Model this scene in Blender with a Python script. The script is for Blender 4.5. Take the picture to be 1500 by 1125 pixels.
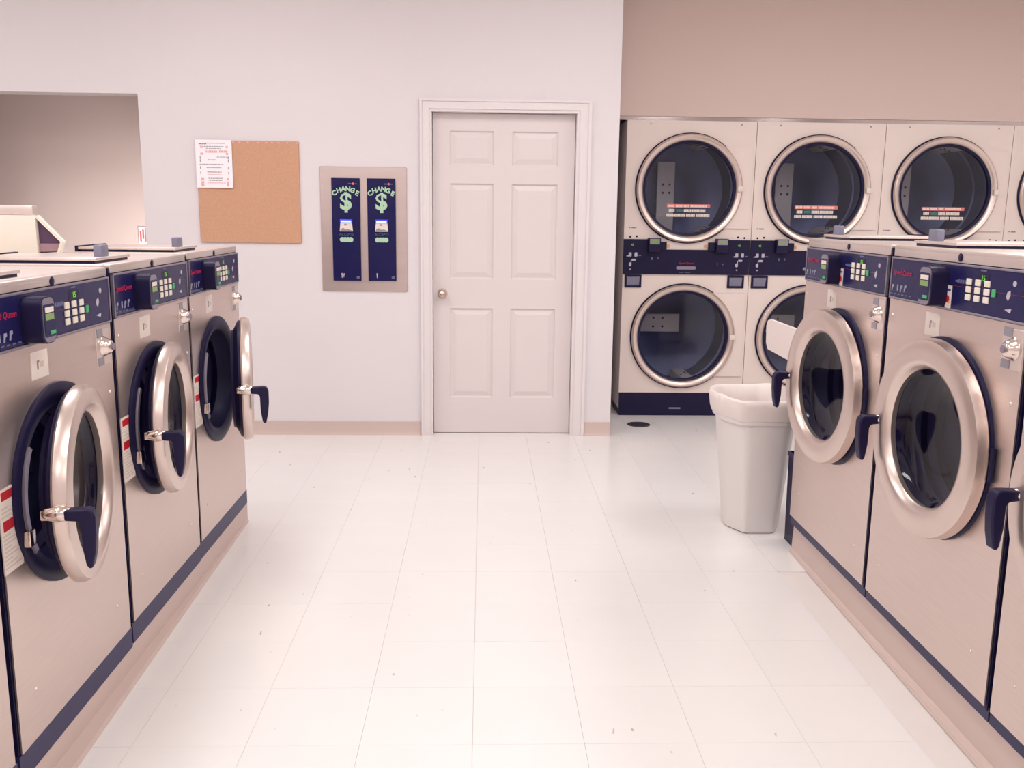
import bpy, bmesh, math, random
from mathutils import Vector, Matrix

# ------------------------------------------------------------------ clear
for o in list(bpy.data.objects):
    bpy.data.objects.remove(o, do_unlink=True)
SC = bpy.context.scene
COL = SC.collection
random.seed(7)
PI = math.pi

# ------------------------------------------------------------------ camera
H = 1.42
F_PX = 1350.0
yaw, pitch, roll = math.radians(1.859), math.radians(10.562), math.radians(0.665)
fw = Vector((math.sin(yaw) * math.cos(pitch), math.cos(yaw) * math.cos(pitch), -math.sin(pitch)))
rt = Vector((math.cos(yaw), -math.sin(yaw), 0))
up = rt.cross(fw)
rt2 = math.cos(roll) * rt + math.sin(roll) * up
up2 = -math.sin(roll) * rt + math.cos(roll) * up
cam_d = bpy.data.cameras.new('camera')
cam_d.sensor_fit = 'HORIZONTAL'
cam_d.sensor_width = 36.0
cam_d.lens = 36.0 * F_PX / 1500.0
cam_d.clip_start = 0.05
cam = bpy.data.objects.new('camera', cam_d)
COL.objects.link(cam)
M3 = Matrix((rt2, up2, -fw)).transposed()
cam.matrix_world = Matrix.Translation((0, 0, H)) @ M3.to_4x4()
SC.camera = cam

# ------------------------------------------------------------------ view, world, lamps
SC.view_settings.view_transform = 'Standard'
SC.view_settings.look = 'None'
SC.view_settings.gamma = 1.0
SC.view_settings.use_curve_mapping = False
SC.view_settings.exposure = 0.0

W = bpy.data.worlds.new('daylight')
SC.world = W
W.use_nodes = True
bgn = W.node_tree.nodes['Background']
bgn.inputs[0].default_value = (0.98, 0.98, 1.0, 1)
bgn.inputs[1].default_value = 0.6

CEIL = 3.05
LAMP_POWER = 21.5
def lamp(x, y, p=LAMP_POWER):
    d = bpy.data.lights.new('ceiling_lamp', 'AREA')
    d.shape = 'RECTANGLE'
    d.size, d.size_y = 0.5, 1.2
    d.energy = p
    d.color = (1.0, 0.985, 0.985)
    o = bpy.data.objects.new('ceiling_lamp', d)
    o.location = (x, y, CEIL - 0.03)
    COL.objects.link(o)
for lx in (-3.4, -1.4, 0.6, 2.6, 4.4):
    for ly in (-1.2, 1.4, 4.0):
        lamp(lx, ly)

# unseen lamp added to light the recess wall, low right of the pass-through
bl = bpy.data.lights.new('unseen_recess_lamp', 'SPOT')
bl.energy = 105.0
bl.spot_size = math.radians(76)
bl.spot_blend = 0.75
bl.shadow_soft_size = 0.12
bl.color = (1.0, 0.94, 0.92)
blo = bpy.data.objects.new('unseen_recess_lamp', bl)
blo.location = (-1.55, 6.15, 0.62)
blo.rotation_euler = (Vector((-2.30, 6.75, 1.12)) - Vector(blo.location)).to_track_quat('-Z', 'Y').to_euler()
COL.objects.link(blo)

# ------------------------------------------------------------------ materials
def lin(c):
    return tuple(((v / 255) / 12.92 if v / 255 <= 0.04045 else ((v / 255 + 0.055) / 1.055) ** 2.4) for v in c)

def mat(name, rgb, rough=0.5, metal=0.0, spec=0.5, var=0.04, scale=8.0, bump=0.0, bscale=60.0, stretch=None,
        emit=0.0, coat=0.0, rand=0.0, linear=False):
    m = bpy.data.materials.new(name)
    m.use_nodes = True
    nt = m.node_tree
    b = nt.nodes['Principled BSDF']
    c = rgb if linear else lin(rgb)
    b.inputs['Roughness'].default_value = rough
    b.inputs['Metallic'].default_value = metal
    b.inputs['Specular IOR Level'].default_value = spec
    if coat:
        b.inputs['Coat Weight'].default_value = coat
        b.inputs['Coat Roughness'].default_value = 0.08
    tc = nt.nodes.new('ShaderNodeTexCoord')
    mp = nt.nodes.new('ShaderNodeMapping')
    nt.links.new(tc.outputs['Object'], mp.inputs['Vector'])
    if stretch:
        mp.inputs['Scale'].default_value = stretch
    nz = nt.nodes.new('ShaderNodeTexNoise')
    nz.inputs['Scale'].default_value = scale
    nz.inputs['Detail'].default_value = 4
    nt.links.new(mp.outputs[0], nz.inputs['Vector'])
    mx = nt.nodes.new('ShaderNodeMix')
    mx.data_type = 'RGBA'
    mx.inputs[6].default_value = tuple(min(1, v * (1 - var)) for v in c) + (1,)
    mx.inputs[7].default_value = tuple(min(1, v * (1 + var)) for v in c) + (1,)
    nt.links.new(nz.outputs['Fac'], mx.inputs[0])
    last = mx.outputs[2]
    if rand:
        oi = nt.nodes.new('ShaderNodeObjectInfo')
        mr = nt.nodes.new('ShaderNodeMapRange')
        mr.inputs[3].default_value = 1 - rand
        mr.inputs[4].default_value = 1.0
        nt.links.new(oi.outputs['Random'], mr.inputs[0])
        vm = nt.nodes.new('ShaderNodeVectorMath')
        vm.operation = 'SCALE'
        nt.links.new(last, vm.inputs[0])
        nt.links.new(mr.outputs[0], vm.inputs['Scale'])
        last = vm.outputs[0]
    nt.links.new(last, b.inputs['Base Color'])
    if bump:
        n2 = nt.nodes.new('ShaderNodeTexNoise')
        n2.inputs['Scale'].default_value = bscale
        n2.inputs['Detail'].default_value = 3
        nt.links.new(mp.outputs[0], n2.inputs['Vector'])
        bp = nt.nodes.new('ShaderNodeBump')
        bp.inputs['Strength'].default_value = bump
        bp.inputs['Distance'].default_value = 0.002
        nt.links.new(n2.outputs['Fac'], bp.inputs['Height'])
        nt.links.new(bp.outputs[0], b.inputs['Normal'])
    if emit:
        b.inputs['Emission Color'].default_value = c + (1,)
        b.inputs['Emission Strength'].default_value = emit
    return m

def glass_mat(name, tint, refl=0.045):
    m = bpy.data.materials.new(name)
    m.use_nodes = True
    nt = m.node_tree
    nt.nodes.clear()
    out = nt.nodes.new('ShaderNodeOutputMaterial')
    tr = nt.nodes.new('ShaderNodeBsdfTransparent')
    tr.inputs[0].default_value = tint + (1,)
    gl = nt.nodes.new('ShaderNodeBsdfGlossy')
    gl.inputs['Roughness'].default_value = 0.04
    lw = nt.nodes.new('ShaderNodeLayerWeight')
    lw.inputs['Blend'].default_value = 0.5
    pw = nt.nodes.new('ShaderNodeMath')
    pw.operation = 'POWER'
    pw.inputs[1].default_value = 5.0
    nt.links.new(lw.outputs['Facing'], pw.inputs[0])
    fr = nt.nodes.new('ShaderNodeMath')
    fr.operation = 'MULTIPLY_ADD'
    fr.inputs[1].default_value = 0.9
    fr.inputs[2].default_value = refl
    nt.links.new(pw.outputs[0], fr.inputs[0])
    mix = nt.nodes.new('ShaderNodeMixShader')
    nt.links.new(fr.outputs[0], mix.inputs[0])
    nt.links.new(tr.outputs[0], mix.inputs[1])
    nt.links.new(gl.outputs[0], mix.inputs[2])
    nt.links.new(mix.outputs[0], out.inputs[0])
    return m

def floor_mat():
    m = mat('vinyl_tile', (237, 232, 230), rough=0.24, spec=0.5, var=0.015, scale=5, rand=0.015)
    nt = m.node_tree
    b = nt.nodes['Principled BSDF']
    src = b.inputs['Base Color'].links[0].from_socket
    geo = nt.nodes.new('ShaderNodeNewGeometry')
    mp = nt.nodes.new('ShaderNodeMapping')
    mp.inputs['Scale'].default_value = (1.0, 0.35, 1.0)
    mp.inputs['Rotation'].default_value = (0, 0, 0.5)
    nt.links.new(geo.outputs['Position'], mp.inputs[0])
    nz = nt.nodes.new('ShaderNodeTexNoise')
    nz.inputs['Scale'].default_value = 34
    nz.inputs['Detail'].default_value = 2
    nt.links.new(mp.outputs[0], nz.inputs['Vector'])
    cr = nt.nodes.new('ShaderNodeValToRGB')
    cr.color_ramp.elements[0].position = 0.735
    cr.color_ramp.elements[0].color = (0, 0, 0, 1)
    cr.color_ramp.elements[1].position = 0.78
    cr.color_ramp.elements[1].color = (1, 1, 1, 1)
    nt.links.new(nz.outputs['Fac'], cr.inputs[0])
    mx = nt.nodes.new('ShaderNodeMix')
    mx.data_type = 'RGBA'
    mx.inputs[7].default_value = lin((190, 172, 165)) + (1,)
    nt.links.new(cr.outputs[0], mx.inputs[0])
    nt.links.new(src, mx.inputs[6])
    nt.links.new(mx.outputs[2], b.inputs['Base Color'])
    # slow waviness of the wax
    n2 = nt.nodes.new('ShaderNodeTexNoise')
    n2.inputs['Scale'].default_value = 3.0
    nt.links.new(geo.outputs['Position'], n2.inputs['Vector'])
    bp = nt.nodes.new('ShaderNodeBump')
    bp.inputs['Strength'].default_value = 0.12
    bp.inputs['Distance'].default_value = 0.01
    nt.links.new(n2.outputs['Fac'], bp.inputs['Height'])
    nt.links.new(bp.outputs[0], b.inputs['Normal'])
    return m

M = {}
M['wall'] = mat('wall_paint', (226, 218, 220), 0.75, spec=0.2, var=0.012, scale=2, bump=0.15, bscale=180)
M['soffit'] = mat('soffit_paint', (218, 195, 187), 0.75, spec=0.2, var=0.015, scale=2, bump=0.15, bscale=180)
M['recess'] = mat('recess_paint', (224, 206, 199), 0.75, spec=0.2, var=0.015, scale=2)
M['ceiling'] = mat('ceiling_paint', (236, 232, 228), 0.85, var=0.02, bump=0.3, bscale=120)
M['cove'] = mat('vinyl_cove', (206, 184, 176), 0.5, var=0.03, scale=6)
M['trim'] = mat('white_trim_paint', (228, 219, 219), 0.4, spec=0.4, var=0.01)
M['door'] = mat('white_door_paint', (224, 213, 212), 0.42, spec=0.4, var=0.012, scale=5)
M['tile'] = floor_mat()
M['joint'] = mat('tile_joint', (228, 220, 215), 0.6, var=0.03)
M['steel'] = mat('brushed_steel', (221, 204, 197), 0.37, 0.9, var=0.05, scale=6, stretch=(1, 1, 18))
M['steel_top'] = mat('steel_top', (228, 214, 208), 0.38, 0.75, var=0.05, scale=6, stretch=(14, 1, 1))
M['chrome'] = mat('polished_chrome', (226, 212, 204), 0.16, 1.0, var=0.03, scale=5)
M['ringsteel'] = mat('satin_door_ring', (220, 203, 195), 0.30, 0.88, var=0.04, scale=5)
M['mirror'] = mat('mirror_trim', (205, 195, 190), 0.08, 1.0, var=0.02)
M['black'] = mat('black_plastic', (0.014, 0.010, 0.042), 0.38, spec=0.2, var=0.1, scale=12, linear=True)
M['rubber'] = mat('black_rubber', (0.013, 0.010, 0.042), 0.42, spec=0.2, var=0.12, scale=14, linear=True)
M['strip'] = mat('dark_base_band', (0.028, 0.026, 0.085), 0.4, spec=0.35, var=0.15, scale=14, linear=True)
M['navy'] = mat('navy_control_overlay', (0.014, 0.012, 0.072), 0.25, spec=0.2, var=0.1, scale=9, linear=True)
M['frame'] = mat('panel_edge_steel', (150, 142, 158), 0.35, 0.6, var=0.04)
M['drum'] = mat('galvanised_drum', (102, 106, 138), 0.45, 0.5, var=0.12, scale=7)
M['drumdark'] = mat('washer_drum_steel', (118, 124, 168), 0.36, 0.6, var=0.12, scale=7)  # even blue-grey tone of the washer drums
M['lifter'] = mat('lifter_steel', (232, 218, 208), 0.45, 0.0, var=0.06)
M['glass'] = glass_mat('washer_glass', (0.74, 0.75, 0.84))
M['dglass'] = glass_mat('dryer_glass', (0.76, 0.78, 0.86))
M['key'] = mat('cream_key', (232, 222, 208), 0.5, var=0.02)
M['green'] = mat('green_button', (70, 170, 110), 0.5, var=0.02)
M['lcd'] = mat('lcd_green', (128, 160, 96), 0.3, var=0.04)
M['led'] = mat('led_green', (110, 190, 70), 0.5, emit=0.5)
M['led_blue'] = mat('slot_light_blue', (170, 185, 255), 0.5, emit=1.2)
M['glow_blue'] = mat('slot_bezel_blue', (60, 60, 230), 0.4, emit=0.35)
M['red'] = mat('red_print', (180, 34, 78), 0.5, var=0.03)
M['redlabel'] = mat('red_bar_print', (186, 26, 40), 0.5, var=0.03)
M['pinkred'] = mat('coral_print', (226, 110, 110), 0.5, var=0.03)
M['print'] = mat('pale_print', (188, 182, 192), 0.5, var=0.02)
M['printdim'] = mat('dim_print', (96, 100, 136), 0.5, var=0.02)
M['icon'] = mat('icon_print', (146, 146, 166), 0.5, var=0.02)
M['redline'] = mat('dim_red_line', (110, 24, 66), 0.5, var=0.02)
M['tag'] = mat('lock_tag_print', (150, 146, 156), 0.4, 0.3, var=0.1, scale=40)
M['gprint'] = mat('mint_print', (176, 208, 178), 0.5, var=0.03)
M['gdim'] = mat('dark_green_print', (66, 104, 104), 0.5, var=0.03)
M['blue'] = mat('blue_print', (60, 70, 170), 0.5, var=0.02)
M['ink'] = mat('grey_ink', (150, 140, 146), 0.7, var=0.05)
M['pink'] = mat('pink_ink', (236, 176, 176), 0.7, var=0.05)
M['orange'] = mat('orange_ink', (232, 170, 130), 0.7, var=0.05)
M['sticker'] = mat('white_sticker', (232, 218, 208), 0.5, var=0.015)
M['paper'] = mat('white_paper', (246, 242, 246), 0.7, spec=0.2, var=0.01)
M['labeltext'] = mat('label_text_tint', (214, 196, 186), 0.6, var=0.02)
M['lavender'] = mat('lavender_handle', (128, 126, 146), 0.4, 0.1, var=0.05)
M['white'] = mat('dryer_enamel', (233, 217, 209), 0.38, spec=0.4, var=0.012, scale=3)
M['cabside'] = mat('dryer_side_steel', (232, 218, 216), 0.4, 0.0, var=0.1, scale=3)
M['cork'] = mat('cork', (205, 158, 130), 0.9, spec=0.1, var=0.12, scale=90, bump=0.4, bscale=140)
M['plate'] = mat('changer_steel', (210, 193, 188), 0.32, 0.8, var=0.07, scale=3, stretch=(1, 1, 8))
M['nickel'] = mat('satin_nickel', (206, 186, 172), 0.22, 1.0, var=0.03)
M['bin'] = mat('white_bin_plastic', (230, 222, 220), 0.45, spec=0.4, var=0.01)
M['liner'] = mat('bin_liner_film', (236, 224, 218), 0.4, spec=0.4, var=0.02, bump=0.5, bscale=30)
M['cream'] = mat('cream_enamel', (238, 228, 214), 0.4, var=0.01)
M['brown'] = mat('hood_inside_shade', (88, 58, 88), 0.6, var=0.05)
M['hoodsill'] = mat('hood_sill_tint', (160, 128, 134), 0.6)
M['board'] = mat('white_board_plastic', (238, 224, 219), 0.45, var=0.01)
M['iron'] = mat('drain_iron', (78, 72, 84), 0.45, 0.6, var=0.15, scale=30)

# ------------------------------------------------------------------ mesh helpers
def finish(bm, name, m, parent=None, smooth=40, loc=None, rot=None):
    bmesh.ops.recalc_face_normals(bm, faces=bm.faces[:])
    me = bpy.data.meshes.new(name)
    bm.to_mesh(me)
    bm.free()
    ms = m if isinstance(m, (list, tuple)) else [m]
    for x in ms:
        me.materials.append(x)
    if smooth:
        me.polygons.foreach_set('use_smooth', [True] * len(me.polygons))
        me.set_sharp_from_angle(angle=math.radians(smooth))
    o = bpy.data.objects.new(name, me)
    COL.objects.link(o)
    if name in STUFF:
        o['kind'] = 'stuff'
    if parent is not None:
        o.parent = parent
    if loc is not None:
        o.location = loc
    if rot is not None:
        o.rotation_euler = rot
    return o

def tag(o, label=None, cat=None, group=None, kind=None):
    if label: o['label'] = label
    if cat: o['category'] = cat
    if group: o['group'] = group
    if kind: o['kind'] = kind
    return o

def empty(name, loc=(0, 0, 0), rz=0.0):
    o = bpy.data.objects.new(name, None)
    o.empty_display_size = 0.1
    COL.objects.link(o)
    o.location = loc
    o.rotation_euler = (0, 0, rz)
    return o

def box(bm, x0, x1, y0, y1, z0, z1, bev=0.0, seg=2, mi=0):
    t = bmesh.new()
    bmesh.ops.create_cube(t, size=1.0)
    sx, sy, sz = x1 - x0, y1 - y0, z1 - z0
    for v in t.verts:
        v.co = Vector(((v.co.x + .5) * sx + x0, (v.co.y + .5) * sy + y0, (v.co.z + .5) * sz + z0))
    if bev > 0:
        bmesh.ops.bevel(t, geom=t.edges[:], offset=bev, segments=seg, profile=0.5, affect='EDGES')
    merge(bm, t, mi)

def merge(bm, t, mi=0, mtx=None):
    vm = {}
    for v in t.verts:
        vm[v] = bm.verts.new(mtx @ v.co if mtx is not None else v.co)
    for f in t.faces:
        try:
            nf = bm.faces.new([vm[v] for v in f.verts])
            nf.material_index = mi
        except ValueError:
            pass
    t.free()

def lathe(bm, prof, cx=0.0, cz=0.0, cy=0.0, seg=64, closed=False, a0=0.0, a1=2 * PI, mi=0, axis='Y'):
    """revolve (r, y) round the local Y (or Z) axis through (cx, cz)"""
    full = abs((a1 - a0) - 2 * PI) < 1e-6
    n = seg if full else seg + 1
    rings = []
    for (r, y) in prof:
        if r < 1e-6:
            p = (cx, cy + y, cz) if axis == 'Y' else (cx, cy, cz + y)
            rings.append([bm.verts.new(p)])
            continue
        ring = []
        for i in range(n):
            a = a0 + (a1 - a0) * i / seg
            if axis == 'Y':
                ring.append(bm.verts.new((cx + r * math.cos(a), cy + y, cz + r * math.sin(a))))
            else:
                ring.append(bm.verts.new((cx + r * math.cos(a), cy + r * math.sin(a), cz + y)))
        rings.append(ring)
    pairs = list(zip(rings[:-1], rings[1:]))
    if closed:
        pairs.append((rings[-1], rings[0]))
    for A, B in pairs:
        m = n if full else n - 1
        for i in range(m):
            j = (i + 1) % n
            if len(A) == 1 and len(B) == 1:
                continue
            if len(A) == 1:
                f = bm.faces.new((A[0], B[j], B[i]))
            elif len(B) == 1:
                f = bm.faces.new((A[i], A[j], B[0]))
            else:
                f = bm.faces.new((A[i], A[j], B[j], B[i]))
            f.material_index = mi
    if not full and closed:
        for k in (0, n - 1):
            try:
                bm.faces.new([r[k] for r in rings])
            except ValueError:
                pass

def prism(bm, pts, y0, y1, mi=0, axis='Y'):
    """extrude an outline of (x, z) along Y, or (y, z) along X"""
    if axis == 'Y':
        A = [bm.verts.new((x, y0, z)) for x, z in pts]
        B = [bm.verts.new((x, y1, z)) for x, z in pts]
    else:
        A = [bm.verts.new((y0, x, z)) for x, z in pts]
        B = [bm.verts.new((y1, x, z)) for x, z in pts]
    n = len(pts)
    fs = [bm.faces.new(A), bm.faces.new(B[::-1])]
    for i in range(n):
        j = (i + 1) % n
        fs.append(bm.faces.new((A[i], B[i], B[j], A[j])))
    for f in fs:
        f.material_index = mi

def plate_hole(bm, x0, x1, z0, z1, cx, cz, r, y0, y1, seg=64, mi=0):
    """plate in XZ with a round hole, thickness y0..y1"""
    def edge_pt(a):
        dx, dz = math.cos(a), math.sin(a)
        ts = []
        if dx > 1e-9: ts.append((x1 - cx) / dx)
        if dx < -1e-9: ts.append((x0 - cx) / dx)
        if dz > 1e-9: ts.append((z1 - cz) / dz)
        if dz < -1e-9: ts.append((z0 - cz) / dz)
        t = min(ts)
        return cx + dx * t, cz + dz * t
    angs = [2 * PI * i / seg for i in range(seg)]
    angs += [math.atan2(z - cz, x - cx) % (2 * PI) for x in (x0, x1) for z in (z0, z1)]
    angs = sorted(set(round(a, 6) for a in angs))
    loops = []
    for y in (y0, y1):
        inn = [bm.verts.new((cx + r * math.cos(a), y, cz + r * math.sin(a))) for a in angs]
        out = []
        for a in angs:
            px, pz = edge_pt(a)
            out.append(bm.verts.new((px, y, pz)))
        loops.append((inn, out))
    n = len(angs)
    (i0, o0), (i1, o1) = loops
    for k in range(n):
        j = (k + 1) % n
        for q in ((i0[k], i0[j], o0[j], o0[k]), (i1[k], o1[k], o1[j], i1[j]),
                  (i0[k], i1[k], i1[j], i0[j]), (o0[k], o0[j], o1[j], o1[k])):
            f = bm.faces.new(q)
            f.material_index = mi

def tube(bm, pts, r, seg=10, mi=0):
    """round bar along a polyline, radius r or a list of radii"""
    n = len(pts)
    rr = r if isinstance(r, (list, tuple)) else [r] * n
    P = [Vector(p) for p in pts]
    rings = []
    ref = Vector((0.31, 0.22, 0.92)).normalized()
    for i in range(n):
        d = (P[min(i + 1, n - 1)] - P[max(i - 1, 0)]).normalized()
        a = d.cross(ref)
        if a.length < 1e-4:
            a = d.cross(Vector((1, 0, 0)))
        a.normalize()
        b = d.cross(a).normalized()
        rings.append([bm.verts.new(P[i] + rr[i] * (math.cos(2 * PI * k / seg) * a + math.sin(2 * PI * k / seg) * b)) for k in range(seg)])
    for A, B in zip(rings[:-1], rings[1:]):
        for k in range(seg):
            j = (k + 1) % seg
            f = bm.faces.new((A[k], A[j], B[j], B[k]))
            f.material_index = mi
    for R_, rev in ((rings[0], True), (rings[-1], False)):
        f = bm.faces.new(R_[::-1] if rev else R_)
        f.material_index = mi

def rrect(w, h, r, seg=6, cx=0.0, cz=0.0):
    pts = []
    for (sx, sz, a0) in ((1, 1, 0), (-1, 1, PI / 2), (-1, -1, PI), (1, -1, 1.5 * PI)):
        for k in range(seg + 1):
            a = a0 + PI / 2 * k / seg
            pts.append((cx + sx * (w / 2 - r) + r * math.cos(a), cz + sz * (h / 2 - r) + r * math.sin(a)))
    return pts

def text_bm(s, size, x, z, y, bm=None, align='CENTER', depth=0.0006, shear=0.0, rot=0.0, mi=0, bold=0.0):
    """flat lettering that stands in the XZ plane and faces -Y"""
    cu = bpy.data.curves.new('lettering', 'FONT')
    cu.body = s
    cu.size = size
    cu.align_x = align
    cu.align_y = 'CENTER'
    cu.extrude = depth
    cu.shear = shear
    cu.offset = bold
    cu.resolution_u = 2
    ob = bpy.data.objects.new('lettering', cu)
    COL.objects.link(ob)
    dg = bpy.context.evaluated_depsgraph_get()
    me = bpy.data.meshes.new_from_object(ob.evaluated_get(dg))
    t = bmesh.new()
    t.from_mesh(me)
    bpy.data.objects.remove(ob, do_unlink=True)
    bpy.data.curves.remove(cu)
    bpy.data.meshes.remove(me)
    mtx = Matrix.Translation((x, y, z)) @ Matrix.Rotation(rot, 4, 'Y') @ Matrix.Rotation(PI / 2, 4, 'X')
    bm = bm or bmesh.new()
    merge(bm, t, mi, mtx)
    return bm

def copy_tree(o, parent=None):
    c = o.copy()
    COL.objects.link(c)
    c.parent = parent
    for ch in o.children:
        copy_tree(ch, c)
    return c

STUFF = {'small_print', 'label_text', 'dial_icons', 'sticker_text', 'rivets', 'screws', 'lifter_bolts', 'coin_graphic', 'notice_words', 'notice_capitals',
         'torn_paper_bits', 'flyer_print', 'flyer_pink_print', 'card_print', 'denomination_badge', 'lower_print', 'maker_print', 'change_lettering',
         'brand_lettering', 'display_digits', 'grate', 'accepts_lettering'}
def sub(name, fn, m, parent, **k):
    bm = bmesh.new()
    fn(bm)
    return finish(bm, name, m, parent, **k)

def struct(name, label, cat, fn, m, **k):
    o = sub(name, fn, m, None, **k)
    tag(o, label, cat, kind='structure')
    return o

# ------------------------------------------------------------------ room shell
WY = 5.808           # face of the back wall
WT = 0.15
WX1 = 0.828          # end of the back wall, where the dryer alcove opens
DX0, DX1, DZ = -0.325, 0.575, 2.022
OX, OZ = -2.075, 2.093
RY = 6.75            # face of the wall seen through the opening
DRY = 6.42           # face of the dryers

def f_floor(bm):
    box(bm, -4.6, 5.6, -3.0, 7.6, -0.12, -0.0035)
floor = struct('floor', 'pale waxed vinyl tile floor of the laundromat', 'floor', f_floor, M['joint'], smooth=0)
tl = bmesh.new()
TS = 0.305
box(tl, -TS / 2 + .0003, TS / 2 - .0003, -TS / 2 + .0004, TS / 2 - .0004, -0.0035, 0.0, bev=0.0003, seg=1)
tile0 = None
for i in range(-5, 6):
    for j in range(-3, 14):
        x = -0.022 + TS * (i + 0.5)
        y = 2.584 + TS * (j + 0.5)
        if y > 6.7 or (x > 1.3 and y < 3.5):
            continue
        if tile0 is None:
            tile0 = finish(tl, 'tile', M['tile'], floor, smooth=0, loc=(x, y, 0))
        else:
            t = tile0.copy()
            t.location = (x, y, random.uniform(-0.0003, 0.0001))
            COL.objects.link(t)
            t.parent = floor

def f_wall(bm):
    y0, y1, T = WY, WY + WT, CEIL
    box(bm, -4.6, OX, y0, y1, OZ, T)
    box(bm, -4.6, -3.25, y0, y1, 0, OZ)
    box(bm, OX, DX0, y0, y1, 0, T)
    box(bm, DX0, DX1, y0, y1, DZ, T)
    box(bm, DX1, WX1, y0, y1, 0, T)
struct('wall_back', 'off-white painted back wall with a door and a pass-through opening', 'wall', f_wall, M['wall'], smooth=0)
struct('wall_return', 'short return wall at the side of the dryer alcove', 'wall',
       lambda bm: box(bm, WX1 - WT, WX1, WY + WT, 7.6, 0, CEIL), M['wall'], smooth=0)
struct('wall_soffit', 'tan painted soffit wall above the dryers', 'wall',
       lambda bm: box(bm, WX1, 5.6, DRY - 0.005, DRY + 0.12, 2.068, CEIL), M['soffit'], smooth=0)
struct('wall_recess', 'cream wall of the room seen through the opening at left', 'wall',
       lambda bm: box(bm, -4.6, WX1 - WT, RY, RY + .12, 0, CEIL), M['recess'], smooth=0)
struct('wall_alcove', 'rear wall behind the stacked dryers', 'wall',
       lambda bm: box(bm, WX1, 5.6, 7.45, 7.55, 0, CEIL), M['wall'], smooth=0)
struct('wall_left', 'off-white side wall left of the camera', 'wall',
       lambda bm: box(bm, -4.7, -4.6, -3, 7.6, 0, CEIL), M['wall'], smooth=0)
struct('wall_right', 'off-white side wall right of the camera', 'wall',
       lambda bm: box(bm, 5.6, 5.7, -3, 7.6, 0, CEIL), M['wall'], smooth=0)
struct('wall_front', 'off-white wall behind the camera', 'wall',
       lambda bm: box(bm, -4.7, 5.7, -3.15, -3.0, 0, CEIL), M['wall'], smooth=0)
struct('ceiling', 'white ceiling above the laundromat', 'ceiling',
       lambda bm: box(bm, -4.7, 5.7, -3, 7.6, CEIL, CEIL + 0.1), M['ceiling'], smooth=0)
struct('trim_1', 'thin polished metal strip between soffit and dryer tops', 'trim',
       lambda bm: box(bm, WX1, 5.6, DRY + 0.01, DRY + 0.03, 2.043, 2.0675), M['mirror'], smooth=0)

def f_bbl(bm):
    prism(bm, [(WY - 0.006, 0.086), (WY - 0.001, 0.09), (WY - 0.001, 0), (WY - 0.016, 0), (WY - 0.012, 0.008), (WY - 0.006, 0.02)], OX, DX0 - 0.075, axis='X')
struct('baseboard_back', 'tan vinyl baseboard left of the white door', 'baseboard', f_bbl, M['cove'])
def f_bbr(bm):
    prism(bm, [(WY - 0.006, 0.086), (WY - 0.001, 0.09), (WY - 0.001, 0), (WY - 0.016, 0), (WY - 0.012, 0.008), (WY - 0.006, 0.02)], DX1 + 0.085, WX1 - 0.002, axis='X')
struct('baseboard_right', 'short tan vinyl baseboard right of the white door', 'baseboard', f_bbr, M['cove'])

# door casing: two legs and a head, moulded
def f_casing(bm):
    zi, hh = 2.015, 0.075
    for (a, b, d) in ((0.0, 0.22, 0.010), (0.22, 0.80, 0.016), (0.80, 1.0, 0.022)):
        la, lb, ra, rb = -0.318 - 0.072 * a, -0.318 - 0.072 * b, 0.567 + 0.088 * a, 0.567 + 0.088 * b
        za, zb = zi + hh * a, zi + hh * b
        prism(bm, [(la, 0), (lb, 0), (lb, zb), (la, za)], WY - d, WY - 0.0005)
        prism(bm, [(ra, 0), (rb, 0), (rb, zb), (ra, za)], WY - d, WY - 0.0005)
        prism(bm, [(la, za), (ra, za), (rb, zb), (lb, zb)], WY - d, WY - 0.0005)
    # jambs and head lining
    box(bm, DX0 - 0.0, -0.318, WY + 0.001, WY + WT, 0, 2.015)
    box(bm, 0.567, DX1, WY + 0.001, WY + WT, 0, 2.015)
    box(bm, -0.318, 0.567, WY + 0.001, WY + WT, 2.015, DZ)
struct('trim_2', 'white moulded casing round the six-panel door', 'trim', f_casing, M['trim'], smooth=0)

# six panel door
DY = WY + 0.055
def f_slab(bm):
    box(bm, -0.315, 0.564, DY, DY + 0.04, 0.010, 2.012, bev=0.002, seg=1)
PANELS = [(-0.218, 0.060, 1.700, 1.906), (0.178, 0.462, 1.704, 1.910), (-0.210, 0.064, 0.999, 1.590), (0.175, 0.464, 1.004, 1.594),
          (-0.206, 0.066, 0.234, 0.815), (0.170, 0.458, 0.238, 0.818)]
# slab with six sunk fields: built as rails and stiles over a thinner core
def f_door(bm):
    xs0, xs1 = -0.315, 0.564
    box(bm, xs0, xs1, DY + 0.012, DY + 0.042, 0.004, 2.012)
    L, C0, C1, Rr = -0.211, 0.063, 0.174, 0.461
    rows = [(0.236, 0.816), (1.001, 1.592), (1.702, 1.908)]
    box(bm, xs0, L, DY, DY + 0.012, 0.004, 2.012)
    box(bm, C0, C1, DY, DY + 0.012, 0.004, 2.012)
    box(bm, Rr, xs1, DY, DY + 0.012, 0.004, 2.012)
    zs = [0.004, rows[0][0], rows[0][1], rows[1][0], rows[1][1], rows[2][0], rows[2][1], 2.012]
    for k in range(0, 8, 2):
        for (a, b) in ((L, C0), (C1, Rr)):
            box(bm, a, b, DY, DY + 0.012, zs[k], zs[k + 1])
door = struct('door_1', 'white six-panel door with a round nickel knob', 'door', f_door, M['door'], smooth=0)
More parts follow.
